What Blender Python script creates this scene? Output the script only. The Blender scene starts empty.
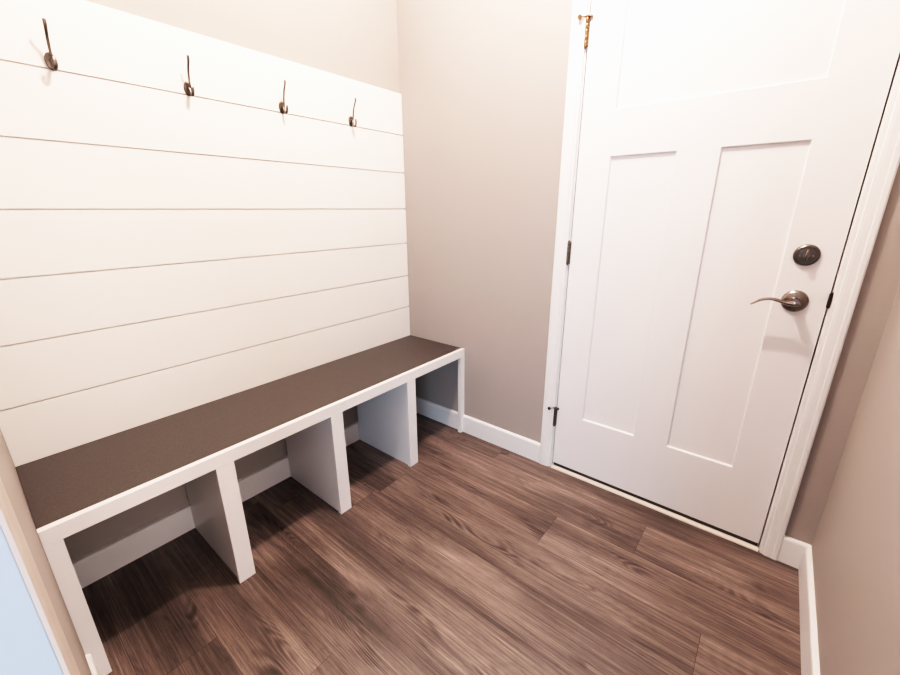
import bpy, bmesh, math, random
from mathutils import Vector, Matrix
random.seed(7)
COL = bpy.context.scene.collection
PI = math.pi

# ------------------------------------------------------------------ helpers
def add_box(bm, x0, x1, y0, y1, z0, z1, bevel=0.0):
    t = bmesh.new()
    v = [t.verts.new((x, y, z)) for x in (x0, x1) for y in (y0, y1) for z in (z0, z1)]
    for f in ((0,1,3,2),(4,6,7,5),(0,4,5,1),(2,3,7,6),(0,2,6,4),(1,5,7,3)):
        t.faces.new([v[i] for i in f])
    if bevel > 0:
        bmesh.ops.bevel(t, geom=t.edges[:], offset=bevel, segments=2, profile=0.5, affect='EDGES')
    merge(bm, t)

def merge(bm, t, mat=None):
    if mat is not None:
        bmesh.ops.transform(t, matrix=mat, verts=t.verts)
    me = bpy.data.meshes.new('tmp'); t.to_mesh(me); t.free()
    bm.from_mesh(me); bpy.data.meshes.remove(me)

def add_prism(bm, profile, axis, a, b, fixed=None):
    """profile: list of 2-D points in the plane across `axis` ('x': (y,z), 'y': (x,z), 'z': (x,y))"""
    t = bmesh.new()
    def P(u, v, w):
        return {'x': (w, u, v), 'y': (u, w, v), 'z': (u, v, w)}[axis]
    A = [t.verts.new(P(u, v, a)) for u, v in profile]
    B = [t.verts.new(P(u, v, b)) for u, v in profile]
    n = len(profile)
    for i in range(n):
        t.faces.new((A[i], A[(i+1) % n], B[(i+1) % n], B[i]))
    t.faces.new(A); t.faces.new(B[::-1])
    merge(bm, t)

def add_lathe(bm, prof, centre, axis='y', seg=40, sx=1.0, sz=1.0):
    """prof: (radius, height) pairs; turned about `axis` through centre"""
    t = bmesh.new(); rings = []
    for r, h in prof:
        ring = []
        for k in range(seg):
            a = 2*PI*k/seg
            u, v = r*math.cos(a)*sx, r*math.sin(a)*sz
            p = {'y': (u, h, v), 'x': (h, u, v), 'z': (u, v, h)}[axis]
            ring.append(t.verts.new(Vector(p) + Vector(centre)))
        rings.append(ring)
    for i in range(len(rings)-1):
        for k in range(seg):
            t.faces.new((rings[i][k], rings[i][(k+1) % seg], rings[i+1][(k+1) % seg], rings[i+1][k]))
    t.faces.new(rings[0][::-1]); t.faces.new(rings[-1])
    merge(bm, t)

def catmull(pts, n):
    out = []
    P = [pts[0]] + list(pts) + [pts[-1]]
    for i in range(1, len(P)-2):
        for k in range(n):
            t = k/n
            p0, p1, p2, p3 = P[i-1], P[i], P[i+1], P[i+2]
            out.append(tuple(0.5*((2*p1[j]) + (-p0[j]+p2[j])*t + (2*p0[j]-5*p1[j]+4*p2[j]-p3[j])*t*t
                             + (-p0[j]+3*p1[j]-3*p2[j]+p3[j])*t**3) for j in range(len(p1))))
    out.append(tuple(pts[-1]))
    return out

def add_sweep(bm, pts, side=(0, 1, 0), n=8, seg=14):
    """pts: (x,y,z, half width along side, half thickness); smooth elliptical sweep with round ends"""
    c = catmull(pts, n); t = bmesh.new(); rings = []
    S = Vector(side).normalized()
    for i, q in enumerate(c):
        p = Vector(q[:3])
        a = Vector(c[max(i-1, 0)][:3]); b = Vector(c[min(i+1, len(c)-1)][:3])
        d = (b-a).normalized()
        nrm = d.cross(S).normalized(); s2 = nrm.cross(d).normalized()
        rings.append([t.verts.new(p + s2*q[3]*math.cos(2*PI*k/seg) + nrm*q[4]*math.sin(2*PI*k/seg)) for k in range(seg)])
    for i in range(len(rings)-1):
        for k in range(seg):
            t.faces.new((rings[i][k], rings[i][(k+1) % seg], rings[i+1][(k+1) % seg], rings[i+1][k]))
    for ring, q, q2, flip in ((rings[0], c[0], c[1], True), (rings[-1], c[-1], c[-2], False)):
        d = (Vector(q[:3]) - Vector(q2[:3])).normalized()
        tip = t.verts.new(Vector(q[:3]) + d*q[4]*0.8)
        for k in range(seg):
            f = (ring[k], ring[(k+1) % seg], tip)
            t.faces.new(f[::-1] if flip else f)
    merge(bm, t)

ROUND = {'wall_plate', 'screw', 'lever_handle', 'deadbolt', 'privacy_pin', 'hinge_pin', 'hinge', 'door_stop'}
def obj(name, bm, mat, parent=None, smooth=True, loc=None):
    bmesh.ops.remove_doubles(bm, verts=bm.verts, dist=1e-6)
    bmesh.ops.recalc_face_normals(bm, faces=bm.faces)
    me = bpy.data.meshes.new(name); bm.to_mesh(me); bm.free()
    if smooth and any(len(p.vertices) == 3 for p in me.polygons) or name in ROUND:
        me.polygons.foreach_set('use_smooth', [True]*len(me.polygons))
        try: me.set_sharp_from_angle(angle=math.radians(32))
        except Exception: pass
    me.materials.append(mat)
    o = bpy.data.objects.new(name, me); COL.objects.link(o)
    if loc: o.location = loc
    if parent: o.parent = parent
    return o

def tag(o, label=None, cat=None, group=None, kind=None):
    for k, v in (('label', label), ('category', cat), ('group', group), ('kind', kind)):
        if v: o[k] = v
    return o

def empty(name, loc, label=None, cat=None, group=None, kind=None):
    o = bpy.data.objects.new(name, None); COL.objects.link(o)
    o.location = loc; o.empty_display_size = .05
    return tag(o, label, cat, group, kind)

# ------------------------------------------------------------------ materials
def new_mat(name):
    m = bpy.data.materials.new(name); m.use_nodes = True
    nt = m.node_tree
    return m, nt, nt.nodes['Principled BSDF']

def paint(name, col, rough=0.5, bump=0.0, bscale=300, mottled=0.0, spec=0.5):
    m, nt, b = new_mat(name)
    N, L = nt.nodes, nt.links
    b.inputs['Roughness'].default_value = rough
    b.inputs['Specular IOR Level'].default_value = spec
    tc = N.new('ShaderNodeTexCoord')
    n = N.new('ShaderNodeTexNoise'); n.inputs['Scale'].default_value = bscale; n.inputs['Detail'].default_value = 3
    L.new(tc.outputs['Object'], n.inputs['Vector'])
    n2 = N.new('ShaderNodeTexNoise'); n2.inputs['Scale'].default_value = 3; n2.inputs['Detail'].default_value = 2
    L.new(tc.outputs['Object'], n2.inputs['Vector'])
    r = N.new('ShaderNodeMapRange'); r.inputs['From Min'].default_value = .3; r.inputs['From Max'].default_value = .7
    r.inputs['To Min'].default_value = 1-mottled; r.inputs['To Max'].default_value = 1+mottled
    L.new(n2.outputs['Fac'], r.inputs['Value'])
    mx = N.new('ShaderNodeVectorMath'); mx.operation = 'SCALE'
    mx.inputs[0].default_value = col
    L.new(r.outputs['Result'], mx.inputs['Scale']); L.new(mx.outputs['Vector'], b.inputs['Base Color'])
    if bump:
        bp = N.new('ShaderNodeBump'); bp.inputs['Strength'].default_value = bump; bp.inputs['Distance'].default_value = .001
        L.new(n.outputs['Fac'], bp.inputs['Height']); L.new(bp.outputs['Normal'], b.inputs['Normal'])
    return m

def metal(name, col, rough):
    m, nt, b = new_mat(name)
    N, L = nt.nodes, nt.links
    b.inputs['Base Color'].default_value = (*col, 1); b.inputs['Metallic'].default_value = 1
    tc = N.new('ShaderNodeTexCoord'); mp = N.new('ShaderNodeMapping'); mp.inputs['Scale'].default_value = (60, 60, 700)
    n = N.new('ShaderNodeTexNoise'); n.inputs['Scale'].default_value = 1
    L.new(tc.outputs['Object'], mp.inputs['Vector']); L.new(mp.outputs['Vector'], n.inputs['Vector'])
    r = N.new('ShaderNodeMapRange'); r.inputs['To Min'].default_value = rough-.07; r.inputs['To Max'].default_value = rough+.09
    L.new(n.outputs['Fac'], r.inputs['Value']); L.new(r.outputs['Result'], b.inputs['Roughness'])
    return m

def laminate(name):
    m, nt, b = new_mat(name)
    N, L = nt.nodes, nt.links
    tc = N.new('ShaderNodeTexCoord')
    n = N.new('ShaderNodeTexNoise'); n.inputs['Scale'].default_value = 220; n.inputs['Detail'].default_value = 2
    L.new(tc.outputs['Object'], n.inputs['Vector'])
    cr = N.new('ShaderNodeValToRGB')
    cr.color_ramp.elements[0].position = .3; cr.color_ramp.elements[0].color = (.046, .0385, .036, 1)
    cr.color_ramp.elements[1].position = .7; cr.color_ramp.elements[1].color = (.068, .058, .054, 1)
    L.new(n.outputs['Fac'], cr.inputs['Fac']); L.new(cr.outputs['Color'], b.inputs['Base Color'])
    b.inputs['Roughness'].default_value = .42
    bp = N.new('ShaderNodeBump'); bp.inputs['Strength'].default_value = .15; bp.inputs['Distance'].default_value = .0005
    L.new(n.outputs['Fac'], bp.inputs['Height']); L.new(bp.outputs['Normal'], b.inputs['Normal'])
    return m

def wood(name):
    m, nt, b = new_mat(name)
    N, L = nt.nodes, nt.links
    def nd(t, **kw):
        x = N.new(t)
        for k, v in kw.items(): setattr(x, k, v)
        return x
    tc = nd('ShaderNodeTexCoord'); at = nd('ShaderNodeAttribute', attribute_name='plank')
    off = nd('ShaderNodeVectorMath', operation='SCALE'); off.inputs['Scale'].default_value = 37.0
    L.new(at.outputs['Color'], off.inputs[0])
    pos = nd('ShaderNodeVectorMath', operation='ADD')
    L.new(tc.outputs['Object'], pos.inputs[0]); L.new(off.outputs['Vector'], pos.inputs[1])
    def noise(scale, detail, rough=.5, dist=0.0, src=pos):
        mp = nd('ShaderNodeMapping'); mp.inputs['Scale'].default_value = scale; mp.inputs['Rotation'].default_value = (0, 0, 0)
        L.new(src.outputs['Vector'], mp.inputs['Vector'])
        n = nd('ShaderNodeTexNoise'); n.inputs['Scale'].default_value = 1; n.inputs['Detail'].default_value = detail
        n.inputs['Roughness'].default_value = rough; n.inputs['Distortion'].default_value = dist
        L.new(mp.outputs['Vector'], n.inputs['Vector'])
        return n
    def math_(op, a, bb, c=None, clamp=False):
        x = nd('ShaderNodeMath', operation=op); x.use_clamp = clamp
        for i, s in enumerate((a, bb, c)):
            if s is None: continue
            if isinstance(s, (int, float)): x.inputs[i].default_value = s
            else: L.new(s, x.inputs[i])
        return x.outputs[0]
    warp = noise((3.0, 14.0, 1), 2, .5)
    field = noise((1.1, 6.0, 1), 1, .4, .35)               # slow field: cathedral figure
    rings = math_('SINE', math_('MULTIPLY_ADD', field.outputs['Fac'], 240.0, math_('MULTIPLY', warp.outputs['Fac'], 5.0)), None)
    rings = math_('MULTIPLY_ADD', rings, .5, .5)
    tone = noise((1.6, 8.0, 1), 3, .55, .5)                # broad light / dark bands
    knot = noise((2.6, 9.0, 1), 2, .5, 1.2)                # dark smoky patches
    streak = noise((1.0, 60.0, 1), 4, .6, .3)             # long streaks
    fibre = noise((3.5, 260.0, 1), 4, .65, .15)              # fine fibres
    pores = noise((30.0, 650.0, 1), 2, .6)
    v = math_('MULTIPLY_ADD', tone.outputs['Fac'], 1.05, .06)
    v = math_('ADD', v, math_('MULTIPLY', math_('SUBTRACT', streak.outputs['Fac'], .5), .50))
    v = math_('ADD', v, math_('MULTIPLY', math_('SUBTRACT', fibre.outputs['Fac'], .5), 1.0))
    kn = nd('ShaderNodeMapRange'); kn.inputs['From Min'].default_value = .58; kn.inputs['From Max'].default_value = .74
    L.new(knot.outputs['Fac'], kn.inputs['Value'])
    ringamp = math_('MULTIPLY_ADD', kn.outputs['Result'], .40, .035)
    v = math_('SUBTRACT', v, math_('MULTIPLY', rings, ringamp))
    v = math_('SUBTRACT', v, math_('MULTIPLY', kn.outputs['Result'], .02))
    v = math_('ADD', v, math_('MULTIPLY', math_('SUBTRACT', at.outputs['Fac'], .5), .12))
    por = math_('MULTIPLY', math_('LESS_THAN', pores.outputs['Fac'], .42), .12)
    v = math_('SUBTRACT', v, por, None, True)
    cr = nd('ShaderNodeValToRGB')
    e = cr.color_ramp.elements
    e[0].position = 0; e[0].color = (.022, .015, .012, 1)
    e[1].position = 1; e[1].color = (.42, .335, .30, 1)
    for p, c in ((.25, (.052, .039, .034, 1)), (.5, (.112, .083, .074, 1)), (.75, (.210, .159, .141, 1))):
        x = e.new(p); x.color = c
    L.new(v, cr.inputs['Fac']); L.new(cr.outputs['Color'], b.inputs['Base Color'])
    rr = nd('ShaderNodeMapRange'); rr.inputs['To Min'].default_value = .50; rr.inputs['To Max'].default_value = .38
    L.new(v, rr.inputs['Value']); L.new(rr.outputs['Result'], b.inputs['Roughness'])
    bp = nd('ShaderNodeBump'); bp.inputs['Strength'].default_value = .25; bp.inputs['Distance'].default_value = .0006
    L.new(v, bp.inputs['Height']); L.new(bp.outputs['Normal'], b.inputs['Normal'])
    return m

M_wall   = paint('greige_wall_paint', (.385, .346, .324), .62, .35, 420, .012, .3)
M_ceil   = paint('ceiling_paint', (.82, .78, .74), .8, .3, 250)
M_white  = paint('white_trim_paint', (.80, .785, .785), .34, .05, 160, .006)
M_door   = paint('white_door_paint', (.82, .80, .81), .36, .06, 140, .006)
M_ship   = paint('white_shiplap_paint', (.80, .775, .75), .38, .06, 140, .008)
M_hall   = paint('hall_paint', (.72, .74, .78), .7, .2, 300)
M_sill   = paint('threshold_paint', (.74, .66, .60), .4, .1, 200)
M_jamb   = paint('jamb_daylight_tint', (.37, .43, .52), .45, .05, 160)  # cool daylight on the white jamb put into its base colour
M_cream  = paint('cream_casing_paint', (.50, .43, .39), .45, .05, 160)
M_dark   = paint('dark_gap', (.010, .008, .007), .8)
M_rubber = paint('grey_rubber', (.045, .04, .038), .6)
M_nickel = metal('brushed_nickel', (.27, .24, .225), .22)
M_nickd  = metal('dark_nickel', (.17, .145, .13), .34)
M_bronze = metal('dark_bronze', (.07, .055, .05), .4)
M_brass  = metal('aged_brass', (.27, .17, .105), .34)
M_lam    = laminate('brown_bench_laminate')
M_wood   = wood('wood_plank_floor')

# ------------------------------------------------------------------ dimensions (metres)
D, H = .4034, .4945                 # bench front face and top
YL = -1.636                         # wall at the near end of the bench
W = 1.882                           # right wall
XW = -.012                          # painted wall behind the shiplap
CEIL = 2.74
DL, DR = .941, 1.752                # door slab
DZ0, DZ1 = .0275, 2.06
YR = -1.36                          # where the right wall stops (unseen opening added for the side fill)
YH = -3.7                           # far end of the hall behind the camera

def struct(name, bm, mat, parent=None, smooth=True):
    o = obj(name, bm, mat, parent, smooth)
    if parent is None: o['kind'] = 'structure'
    return o

# ------------------------------------------------------------------ floor: one mesh of planks
def make_floor():
    bm = bmesh.new()
    lay = bm.loops.layers.color.new('plank') if False else bm.loops.layers.float_color.new('plank')
    pw, pl, gap = .18, 1.22, .0004
    butt = {0: 1.402, 1: 1.105, 7: .53, 6: .834, 2: .42, 3: 1.62, 4: .16, 5: 1.28, -1: .68}
    x_min, x_max, y_min, y_max = -.02, 3.6, YH, .12
    y = -.122
    row = 0
    rows = [(-1, y, y+pw+.07)]
    while y > y_min:
        rows.append((row, y-pw, y)); y -= pw; row += 1
    rnd = random.Random(11)
    for r, y0, y1 in rows:
        if r < 0: y1 = y_max
        b0 = butt.get(r, rnd.uniform(0, pl)) % pl
        xs = [x_min]; x = b0 - pl
        while x < x_max:
            if x > x_min: xs.append(x)
            x += pl
        xs.append(x_max)
        for a, b_ in zip(xs[:-1], xs[1:]):
            c = (rnd.random(), rnd.random(), rnd.random(), 1)
            yy0 = max(y0, y_min)
            vs = [bm.verts.new(p) for p in ((a+gap, yy0+gap*.6, 0), (b_-gap, yy0+gap*.6, 0), (b_-gap, y1-gap*.6, 0), (a+gap, y1-gap*.6, 0))]
            f = bm.faces.new(vs)
            for l in f.loops: l[lay] = c
    # dark bed under the joints
    vs = [bm.verts.new(p) for p in ((x_min, y_min, -.0012), (x_max, y_min, -.0012), (x_max, y_max, -.0012), (x_min, y_max, -.0012))]
    f = bm.faces.new(vs); f.material_index = 1
    o_ = struct('floor', bm, M_wood, None, False)
    o_.data.materials.append(M_dark)
    return o_
floor = make_floor()

# ------------------------------------------------------------------ walls
def wall(name, mat, *boxes):
    bm = bmesh.new()
    for b in boxes: add_box(bm, *b)
    return struct(name, bm, mat, None, False)
wall('wall_left', M_wall, (XW-.1, XW, YL, .1, -.02, CEIL))
JL, JR, JT = DL-.012, DR+.012, DZ1+.012     # rough opening
wall('wall_back', M_wall, (XW, JL-.012, 0, .12, -.02, CEIL), (JR+.012, W, 0, .12, -.02, CEIL), (JL-.012, JR+.012, 0, .12, JT+.012, CEIL))
wall('wall_right', M_wall, (W, W+.12, YR, .12, -.02, CEIL), (W, W+.12, YL-.12, YR, 2.1, CEIL))
wall('wall_front', M_wall, (XW-.1, 1.214, YL-.12, YL, -.02, CEIL), (1.214, W+.12, YL-.12, YL, 2.1, CEIL))
wall('ceiling', M_ceil, (XW-.1, 3.72, YH-.12, .12, CEIL, CEIL+.1))
wall('wall_hall_left', M_hall, (.60, .72, YH, YL-.12, -.02, CEIL))
wall('wall_hall_rear', M_hall, (.60, 3.72, YH-.12, YH, -.02, CEIL))
wall('wall_hall_right', M_hall, (3.6, 3.72, YH, -.80, -.02, CEIL))
wall('wall_hall_front', M_hall, (W+.12, 3.6, -.92, -.80, -.02, CEIL))

# ------------------------------------------------------------------ baseboards
BH, BT = .1027, .014
def base_prof(s=1):       # (depth from wall, height)
    return [(0, 0), (BT, 0), (BT, BH-.010), (BT*.86, BH-.004), (BT*.5, BH-.0005), (0, BH)]
bm = bmesh.new(); add_prism(bm, [(-d, z) for d, z in base_prof()], 'x', XW, D-.0195); add_prism(bm, [(-d, z) for d, z in base_prof()], 'x', D+.0003, .879)
struct('baseboard_back', bm, M_white)
bm = bmesh.new(); add_prism(bm, [(-d, z) for d, z in base_prof()], 'x', 1.8085, W)
struct('baseboard_back.001', bm, M_white)
bm = bmesh.new(); add_prism(bm, [(W-d, z) for d, z in base_prof()], 'y', YR, -.0005)
struct('baseboard_right', bm, M_white)
bm = bmesh.new(); add_prism(bm, [(XW+.012+d*.6-.0, z) if d else (XW, z) for d, z in base_prof()], 'y', YL, -BT)
struct('baseboard_left', bm, M_white)
bm = bmesh.new(); add_prism(bm, [(YL+d*.75, z) for d, z in base_prof()], 'x', D+.001, 1.06)
struct('baseboard_front', bm, M_white)

# ------------------------------------------------------------------ shiplap panelling
ZT, G0, GP = 1.7500, .6679, .1788
def make_shiplap():
    bm = bmesh.new()
    edges = [H-.03] + [G0+GP*i for i in range(6)] + [ZT]
    for i in range(7):
        z0 = edges[i] + (.0022 if i else 0); z1 = edges[i+1] - (.0022 if i < 6 else 0)
        add_box(bm, XW+.0005, 0, YL+.0005, -.0005, z0, z1, .0006)
    # rebated tongues behind the gaps
    for z in edges[1:-1]:
        add_box(bm, XW+.0005, XW+.002, YL+.0005, -.0005, z-.004, z+.004)
    o = obj('shiplap_panel', bm, M_ship)
    return tag(o, 'white horizontal shiplap board panelling above the storage bench', 'panelling')
make_shiplap()

# ------------------------------------------------------------------ bench with cubbies
def make_bench():
    t = empty('storage_bench', (D/2, YL/2, 0), 'white built-in bench with brown seat and four open cubbies', 'bench')
    inv = Matrix.Translation((-D/2, -YL/2, 0))
    def part(name, bm, mat, label=None, parent=t):
        bmesh.ops.transform(bm, matrix=inv, verts=bm.verts)
        o = obj(name, bm, mat, parent)
        if label: o['label'] = label
        return o
    FT = .019
    e = .0006
    bm = bmesh.new(); add_box(bm, .0006, D-.0193, YL+e, -e, H-.022, H-.0012, .0006)
    part('seat', bm, M_lam, 'brown matte seat board')
    bm = bmesh.new()       # front rail
    add_box(bm, D-.019, D, YL+e, -e, H-.0428, H, .0009)
    part('front_rail', bm, M_white)
    for y in (-1.2563, -.8453, -.4356):
        bm = bmesh.new()
        add_box(bm, BT*.65+.001, D-FT, y+.004, y+.0485, .0005, H-.0225, .0005)
        dv = part('divider', bm, M_white)
        bm = bmesh.new()
        add_box(bm, D-FT+.0002, D-.0001, y, y+.0528, .0005, H-.0429)
        part('front_stile', bm, M_white, None, dv)
    for y0, y1 in ((YL+e, -1.601), (-.034, -.001)):
        bm = bmesh.new()
        add_box(bm, D-FT, D-.0001, y0, y1, .0005, H-.0429)
        part('front_stile', bm, M_white)
    return t
make_bench()

# ------------------------------------------------------------------ coat hooks
def make_hook():
    t = empty('coat_hook', (0, 0, 0))
    bm = bmesh.new()        # oval wall plate
    add_lathe(bm, [(.0001, .0005), (.0165, .0005), (.0165, .003), (.0145, .005), (.010, .0058), (.0001, .006)], (0, 0, 0), 'x', 36, .78, 1.28)
    plate = obj('wall_plate', bm, M_nickd, t)
    for s in (1, -1):
        bm = bmesh.new(); add_lathe(bm, [(.0001, .005), (.0036, .005), (.0034, .0072), (.0016, .0082), (.0001, .0083)], (0, 0, s*.0145), 'x', 16)
        obj('screw', bm, M_nickd, plate)
    bm = bmesh.new()        # long upper prong
    add_sweep(bm, [(.004, 0, .002, .0046, .0050), (.014, 0, .004, .0040, .0044), (.019, 0, .014, .0030, .0034), (.0225, 0, .032, .0032, .0030),
                   (.029, 0, .052, .0034, .0026), (.0375, 0, .067, .0036, .0020), (.042, 0, .078, .0040, .0018), (.0425, 0, .086, .0036, .0016)])
    obj('upper_prong', bm, M_nickd, t)
    bm = bmesh.new()        # lower prong curls down, out and back up
    add_sweep(bm, [(.010, 0, .004, .0046, .0042), (.015, 0, -.008, .0042, .0036), (.0195, 0, -.0195, .0042, .0030), (.0275, 0, -.0235, .0040, .0027),
                   (.0345, 0, -.016, .0042, .0025), (.0365, 0, -.004, .0048, .0024), (.0345, 0, .004, .0046, .0022)])
    obj('lower_prong', bm, M_nickd, t)
    return t
def copy_tree(o, parent=None):
    c = o.copy(); COL.objects.link(c); c.parent = parent
    for ch in list(o.children): copy_tree(ch, c)
    return c
hook = make_hook()
hlabels = ['nickel double coat hook nearest the camera, beside the left edge of the photo',
           'nickel double coat hook on shiplap, second from the photo\'s left edge',
           'nickel double coat hook on shiplap, third from the photo\'s left edge',
           'nickel double coat hook on shiplap closest to the room corner']
for i, y in enumerate((-1.3151, -.986, -.6582, -.3277)):
    h = hook if i == 0 else copy_tree(hook)
    h.location = (0, y, 1.5805)
    tag(h, hlabels[i], 'coat hook', 'coat hooks on the shiplap')

# ------------------------------------------------------------------ door
def make_door():
    T = .040
    root = empty('door_1', ((DL+DR)/2, 0, DZ0), None, None, None, 'structure')
    inv = Matrix.Translation((-(DL+DR)/2, 0, -DZ0))
    def part(name, bm, mat, parent=root, label=None):
        bmesh.ops.transform(bm, matrix=inv, verts=bm.verts)
        o = obj(name, bm, mat, parent)
        if label: o['label'] = label
        return o
    x0, x1 = DL+.001, DR-.001
    px = [DL+.1219, DL+.3401, DL+.4652, DL+.6829]
    Z = [.2971, 1.3831, 1.5352, 1.915]
    # slab front face with recessed panels cut as geometry
    bm = bmesh.new()
    xs = [x0, px[0], px[1], px[2], px[3], x1]; zs = [DZ0, Z[0], Z[1], Z[2], Z[3], DZ1]
    def quad(pts):
        bm.faces.new([bm.verts.new(p) for p in pts])
    holes = [(px[0], px[1], Z[0], Z[1]), (px[2], px[3], Z[0], Z[1]), (px[0], px[3], Z[2], Z[3])]
    for i in range(5):
        for j in range(5):
            cx, cz = (xs[i]+xs[i+1])/2, (zs[j]+zs[j+1])/2
            if any(a < cx < b and c < cz < d for a, b, c, d in holes): continue
            quad([(xs[i], 0, zs[j]), (xs[i+1], 0, zs[j]), (xs[i+1], 0, zs[j+1]), (xs[i], 0, zs[j+1])])
    dp, sl = .0085, .0035
    for a, b, c, d in holes:
        o_ = [(a, 0, c), (b, 0, c), (b, 0, d), (a, 0, d)]
        n_ = [(a+sl, dp, c+sl), (b-sl, dp, c+sl), (b-sl, dp, d-sl), (a+sl, dp, d-sl)]
        for k in range(4):
            quad([o_[k], o_[(k+1) % 4], n_[(k+1) % 4], n_[k]])
        quad(n_)
    # edges and back
    quad([(x0, 0, DZ0), (x0, T, DZ0), (x0, T, DZ1), (x0, 0, DZ1)]); quad([(x1, 0, DZ0), (x1, T, DZ0), (x1, T, DZ1), (x1, 0, DZ1)])
    quad([(x0, 0, DZ0), (x1, 0, DZ0), (x1, T, DZ0), (x0, T, DZ0)]); quad([(x0, 0, DZ1), (x1, 0, DZ1), (x1, T, DZ1), (x0, T, DZ1)])
    quad([(x0, T, DZ0), (x1, T, DZ0), (x1, T, DZ1), (x0, T, DZ1)])
    part('door_slab', bm, M_door)
    bm = bmesh.new(); add_box(bm, x0+.004, x1-.003, .004, T-.002, .0100, DZ0-.0005, .001)
    part('door_sweep', bm, M_rubber, label='dark rubber strip under the door')
    # lever set
    kx, kz = 1.6755, .9236
    bm = bmesh.new()
    add_lathe(bm, [(.0001, -.0002), (.0335, -.0002), (.0335, -.003), (.0318, -.0062), (.026, -.0098), (.018, -.0122), (.0135, -.0135), (.012, -.020), (.0112, -.040), (.0125, -.046), (.0001, -.047)], (kx, 0, kz), 'y', 48)
    rose = part('lever_handle', bm, M_nickel, label='brushed nickel lever handle with round rose')
    bm = bmesh.new()
    add_sweep(bm, [(kx+.010, -.053, kz-.001, .0080, .0065), (kx-.002, -.056, kz, .0105, .0075), (kx-.020, -.057, kz+.001, .0085, .0062), (kx-.040, -.057, kz+.006, .0078, .0052),
                   (kx-.060, -.057, kz+.009, .0078, .0046), (kx-.080, -.056, kz+.004, .0088, .0040), (kx-.096, -.053, kz-.008, .0085, .0028), (kx-.104, -.050, kz-.014, .0070, .0022)], side=(0, 1, 0))
    part('lever', bm, M_nickel, rose)
    bm = bmesh.new(); add_lathe(bm, [(.0001, -.060), (.0052, -.060), (.0052, -.0645), (.0040, -.0655), (.0001, -.0658)], (kx, 0, kz), 'y', 24)
    part('privacy_pin', bm, M_nickel, rose)
    # deadbolt
    bz = 1.0639
    bm = bmesh.new()
    add_lathe(bm, [(.0001, -.0002), (.0315, -.0002), (.0315, -.004), (.0300, -.0078), (.0262, -.0102), (.0240, -.0100), (.0232, -.0088), (.0220, -.0086), (.014, -.0105), (.006, -.0115), (.0001, -.0117)], (kx, 0, bz), 'y', 48)
    db = part('deadbolt', bm, M_nickd, label='dark nickel round deadbolt plate')
    bm = bmesh.new()
    add_lathe(bm, [(.0001, -.010), (.0085, -.010), (.0080, -.0155), (.0001, -.0160)], (kx, 0, bz), 'y', 24)
    add_sweep(bm, [(kx, -.019, bz-.015, .0055, .0036), (kx, -.021, bz-.008, .0070, .0048), (kx, -.022, bz, .0075, .0054), (kx, -.021, bz+.008, .0070, .0048), (kx, -.019, bz+.015, .0055, .0036)], side=(0, 1, 0))
    part('thumb_turn', bm, M_nickel, db)
    for s in (-1, 1):
        bm = bmesh.new(); add_lathe(bm, [(.0001, -.0095), (.0036, -.0095), (.0034, -.0120), (.0001, -.0126)], (kx+s*.0150, 0, bz-.002), 'y', 16)
        part('screw', bm, M_nickel, db)
    # hinges
    for k, z in enumerate((.272, 1.0265, 1.793)):
        hx, hy = DL-.0055, -.0065
        bm = bmesh.new()
        for i in range(5):
            a = z-.0445+i*.0178
            add_lathe(bm, [(.0001, a+.0004), (.0058, a+.0004), (.0062, a+.0012), (.0062, a+.0166), (.0058, a+.0174), (.0001, a+.0174)], (hx, hy, 0), 'z', 18)
        add_box(bm, DL+.0015, DL+.003, -.0062, .020, z-.0445, z+.0445)      # leaf on the door edge side
        hn = part('hinge', bm, (M_brass if k == 2 else M_nickd), label='bare metal butt hinge' if k == 1 else 'metal hinge with a pin mounted door stop')
        bm = bmesh.new()
        add_lathe(bm, [(.0001, z-.050), (.0030, z-.050), (.0045, z-.047), (.0045, z-.0446), (.0001, z-.0446)], (hx, hy, 0), 'z', 16)
        add_lathe(bm, [(.0001, z+.0447), (.0048, z+.0447), (.0048, z+.0475), (.0030, z+.0505), (.0001, z+.051)], (hx, hy, 0), 'z', 16)
        part('hinge_pin', bm, M_nickd, hn)
        if k != 1:      # hinge pin stop: collar, arm and padded bumper toward the casing, short pad toward the door
            zz = z+.0475
            bm = bmesh.new()
            add_lathe(bm, [(.0068, zz-.003), (.0085, zz-.002), (.0085, zz+.002), (.0068, zz+.003)], (hx, hy, 0), 'z', 20)
            add_sweep(bm, [(hx-.005, hy-.004, zz, .0022, .0022), (hx-.012, hy-.011, zz-.001, .0020, .0020), (hx-.019, hy-.017, zz-.002, .0020, .0020)], side=(0, 0, 1))
            add_lathe(bm, [(.0001, -.004), (.0070, -.004), (.0078, -.001), (.0078, .002), (.0066, .004), (.0001, .004)], (hx-.021, hy-.019, zz-.002), 'y', 20)
            add_sweep(bm, [(hx+.005, hy-.004, zz, .0022, .0022), (hx+.009, hy-.003, zz-.001, .0020, .0020), (hx+.012, hy-.001, zz-.002, .0020, .0020)], side=(0, 0, 1))
            add_lathe(bm, [(.0001, -.003), (.0052, -.003), (.0052, .003), (.0001, .003)], (hx+.013, hy+.002, zz-.002), 'y', 18)
            part('door_stop', bm, (M_brass if k == 2 else M_nickel), hn)
    return root
make_door()

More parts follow.
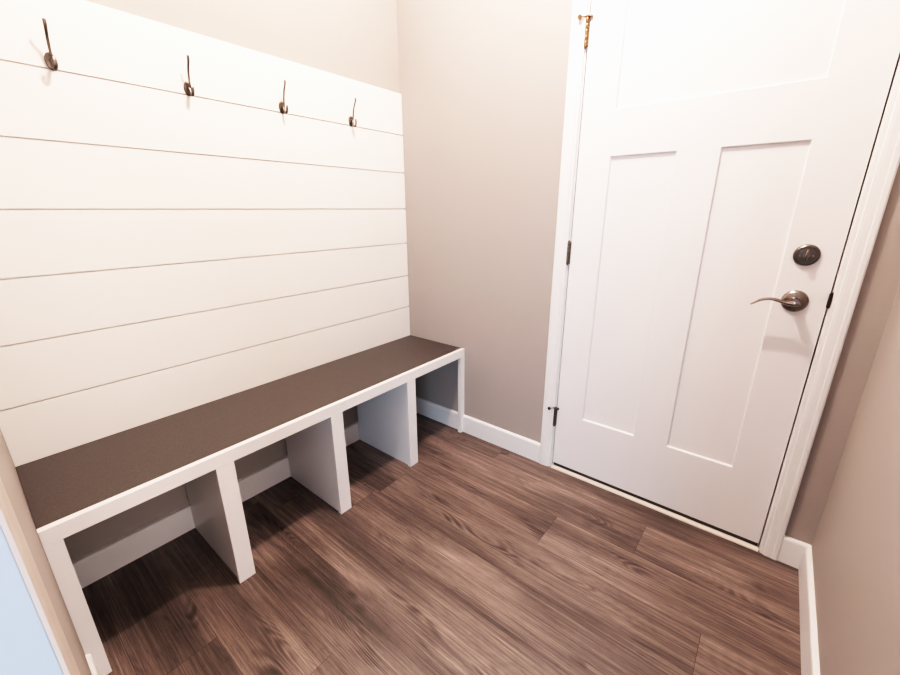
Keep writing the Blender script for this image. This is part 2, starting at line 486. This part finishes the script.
# ------------------------------------------------------------------ door frame: jambs, stop, casing
def casing_prof(w, t=.018):       # (across from the inner edge, projection)
    return [(0, 0), (0, t*.50), (.003, t*.62), (.010, t*.66), (.0125, t*.82), (.020, t*.90), (.034, t*.92), (.037, t), (w-.004, t), (w, t*.86), (w, 0)]
bm = bmesh.new()
JY = .118
add_box(bm, JL-.010, DL-.003, .0002, JY, .0005, JT)
add_box(bm, DR+.003, JR+.010, .0002, JY, .0005, JT)
add_box(bm, JL-.010, JR+.010, .0002, JY, DZ1+.003, JT+.010)
add_box(bm, DL-.003, DL+.012, .046, .08, .016, DZ1+.003); add_box(bm, DR-.012, DR+.003, .046, .08, .016, DZ1+.003)
jamb = struct('trim_1', bm, M_white); jamb['label'] = 'white painted door jamb'
CW = .0540
bm = bmesh.new(); add_prism(bm, [(DL-.008-u, -v-.0002) for u, v in casing_prof(CW)], 'z', .0005, JT+.055)
o = obj('casing', bm, M_white, jamb)
bm = bmesh.new(); add_prism(bm, [(DR+.0055+u, -v-.0002) for u, v in casing_prof(.051)], 'z', .0005, JT+.055)
o = obj('casing', bm, M_white, jamb)
bm = bmesh.new(); add_prism(bm, [(-v-.0002, DZ1+.008+u) for u, v in casing_prof(CW)], 'x', DL-.008, DR+.0055)
o = obj('casing', bm, M_white, jamb)
bm = bmesh.new(); add_box(bm, DR-.0004, DR+.0052, -.0060, .020, .912, .960, .0015); add_box(bm, DR-.0035, DR+.0050, -.0125, -.0055, .914, .958, .0015)
o = obj('strike_plate', bm, M_bronze, jamb); o['label'] = 'dark metal strike plate'
# threshold
bm = bmesh.new()
add_prism(bm, [(-.013, .0003), (-.013, .0045), (-.010, .0075), (.0, .009), (.06, .0095), (.118, .0095), (.118, .0003)], 'x', DL-.002, DR+.002)
o = struct('trim_2', bm, M_sill); o['label'] = 'pale threshold under the door'
# outside closing board behind the door
bm = bmesh.new(); add_box(bm, JL-.012, JR+.012, .121, .13, -.02, JT+.02)
struct('wall_outside', bm, M_dark)

# ------------------------------------------------------------------ opening at the near end: jamb and casing
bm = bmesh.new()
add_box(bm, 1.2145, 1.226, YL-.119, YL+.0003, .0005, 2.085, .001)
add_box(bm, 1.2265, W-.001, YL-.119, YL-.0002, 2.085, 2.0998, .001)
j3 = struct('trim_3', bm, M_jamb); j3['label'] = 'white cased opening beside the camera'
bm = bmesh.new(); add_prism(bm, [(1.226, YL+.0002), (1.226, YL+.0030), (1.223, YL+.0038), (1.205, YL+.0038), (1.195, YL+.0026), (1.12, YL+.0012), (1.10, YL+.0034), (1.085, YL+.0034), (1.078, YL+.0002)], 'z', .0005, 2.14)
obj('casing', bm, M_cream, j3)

# ------------------------------------------------------------------ lights
def kelvin(c): return c
def light(name, kind, loc, energy, col, **kw):
    l = bpy.data.lights.new(name, kind); l.energy = energy; l.color = col
    for k, v in kw.items(): setattr(l, k, v)
    o = bpy.data.objects.new(name, l); COL.objects.link(o); o.location = loc
    return o
light('ceiling_lamp', 'POINT', (.93, -.70, 2.62), 60, (1, .835, .735), shadow_soft_size=.028)
a = light('side_fill', 'AREA', (3.3, -1.68, 1.15), 19, (1.0, .87, .82), shape='RECTANGLE', size=.9, size_y=1.3)  # unseen fill light added to brighten the cubby backs
a.rotation_euler = Vector((-1, .12, -.10)).to_track_quat('-Z', 'Y').to_euler()
a = light('hall_daylight', 'AREA', (2.7, -3.2, 1.3), 30, (.60, .80, 1.0), shape='RECTANGLE', size=.9, size_y=1.3)
a.rotation_euler = (Vector((.7, -1.0, .5)) - Vector(a.location)).to_track_quat('-Z', 'Y').to_euler()
w = bpy.data.worlds.new('world'); bpy.context.scene.world = w; w.use_nodes = True
w.node_tree.nodes['Background'].inputs['Color'].default_value = (.5, .6, .8, 1)
w.node_tree.nodes['Background'].inputs['Strength'].default_value = .3

# ------------------------------------------------------------------ camera
R = Vector((.77870998, .62736413, -.00500184)); U = Vector((-.18620928, .23872915, .95306584)); F = Vector((-.59911341, .74123049, -.30272179))
cam = bpy.data.cameras.new('camera'); co = bpy.data.objects.new('camera', cam); COL.objects.link(co)
mw = Matrix(((R.x, U.x, -F.x, 1.6082), (R.y, U.y, -F.y, -1.6151), (R.z, U.z, -F.z, 1.1963), (0, 0, 0, 1)))
co.matrix_world = mw
cam.sensor_fit = 'HORIZONTAL'; cam.sensor_width = 36; cam.lens = 400.27/900*36
cam.clip_start = .01
bpy.context.scene.camera = co

sc = bpy.context.scene
sc.view_settings.view_transform = 'Standard'
sc.view_settings.look = 'None'
sc.view_settings.exposure = 0.0
sc.view_settings.use_curve_mapping = True
cm = sc.view_settings.curve_mapping
cm.use_clip = False
cm.extend = 'HORIZONTAL'
c = cm.curves[3]
pts = [(0, 0), (.015, .010), (.05, .055), (.1, .16), (.17, .33), (.3, .585), (.5, .81), (.75, .93), (1.1, .99)]
c.points[0].location = pts[0]; c.points[1].location = pts[-1]
for p in pts[1:-1]: c.points.new(*p)
cm.update()
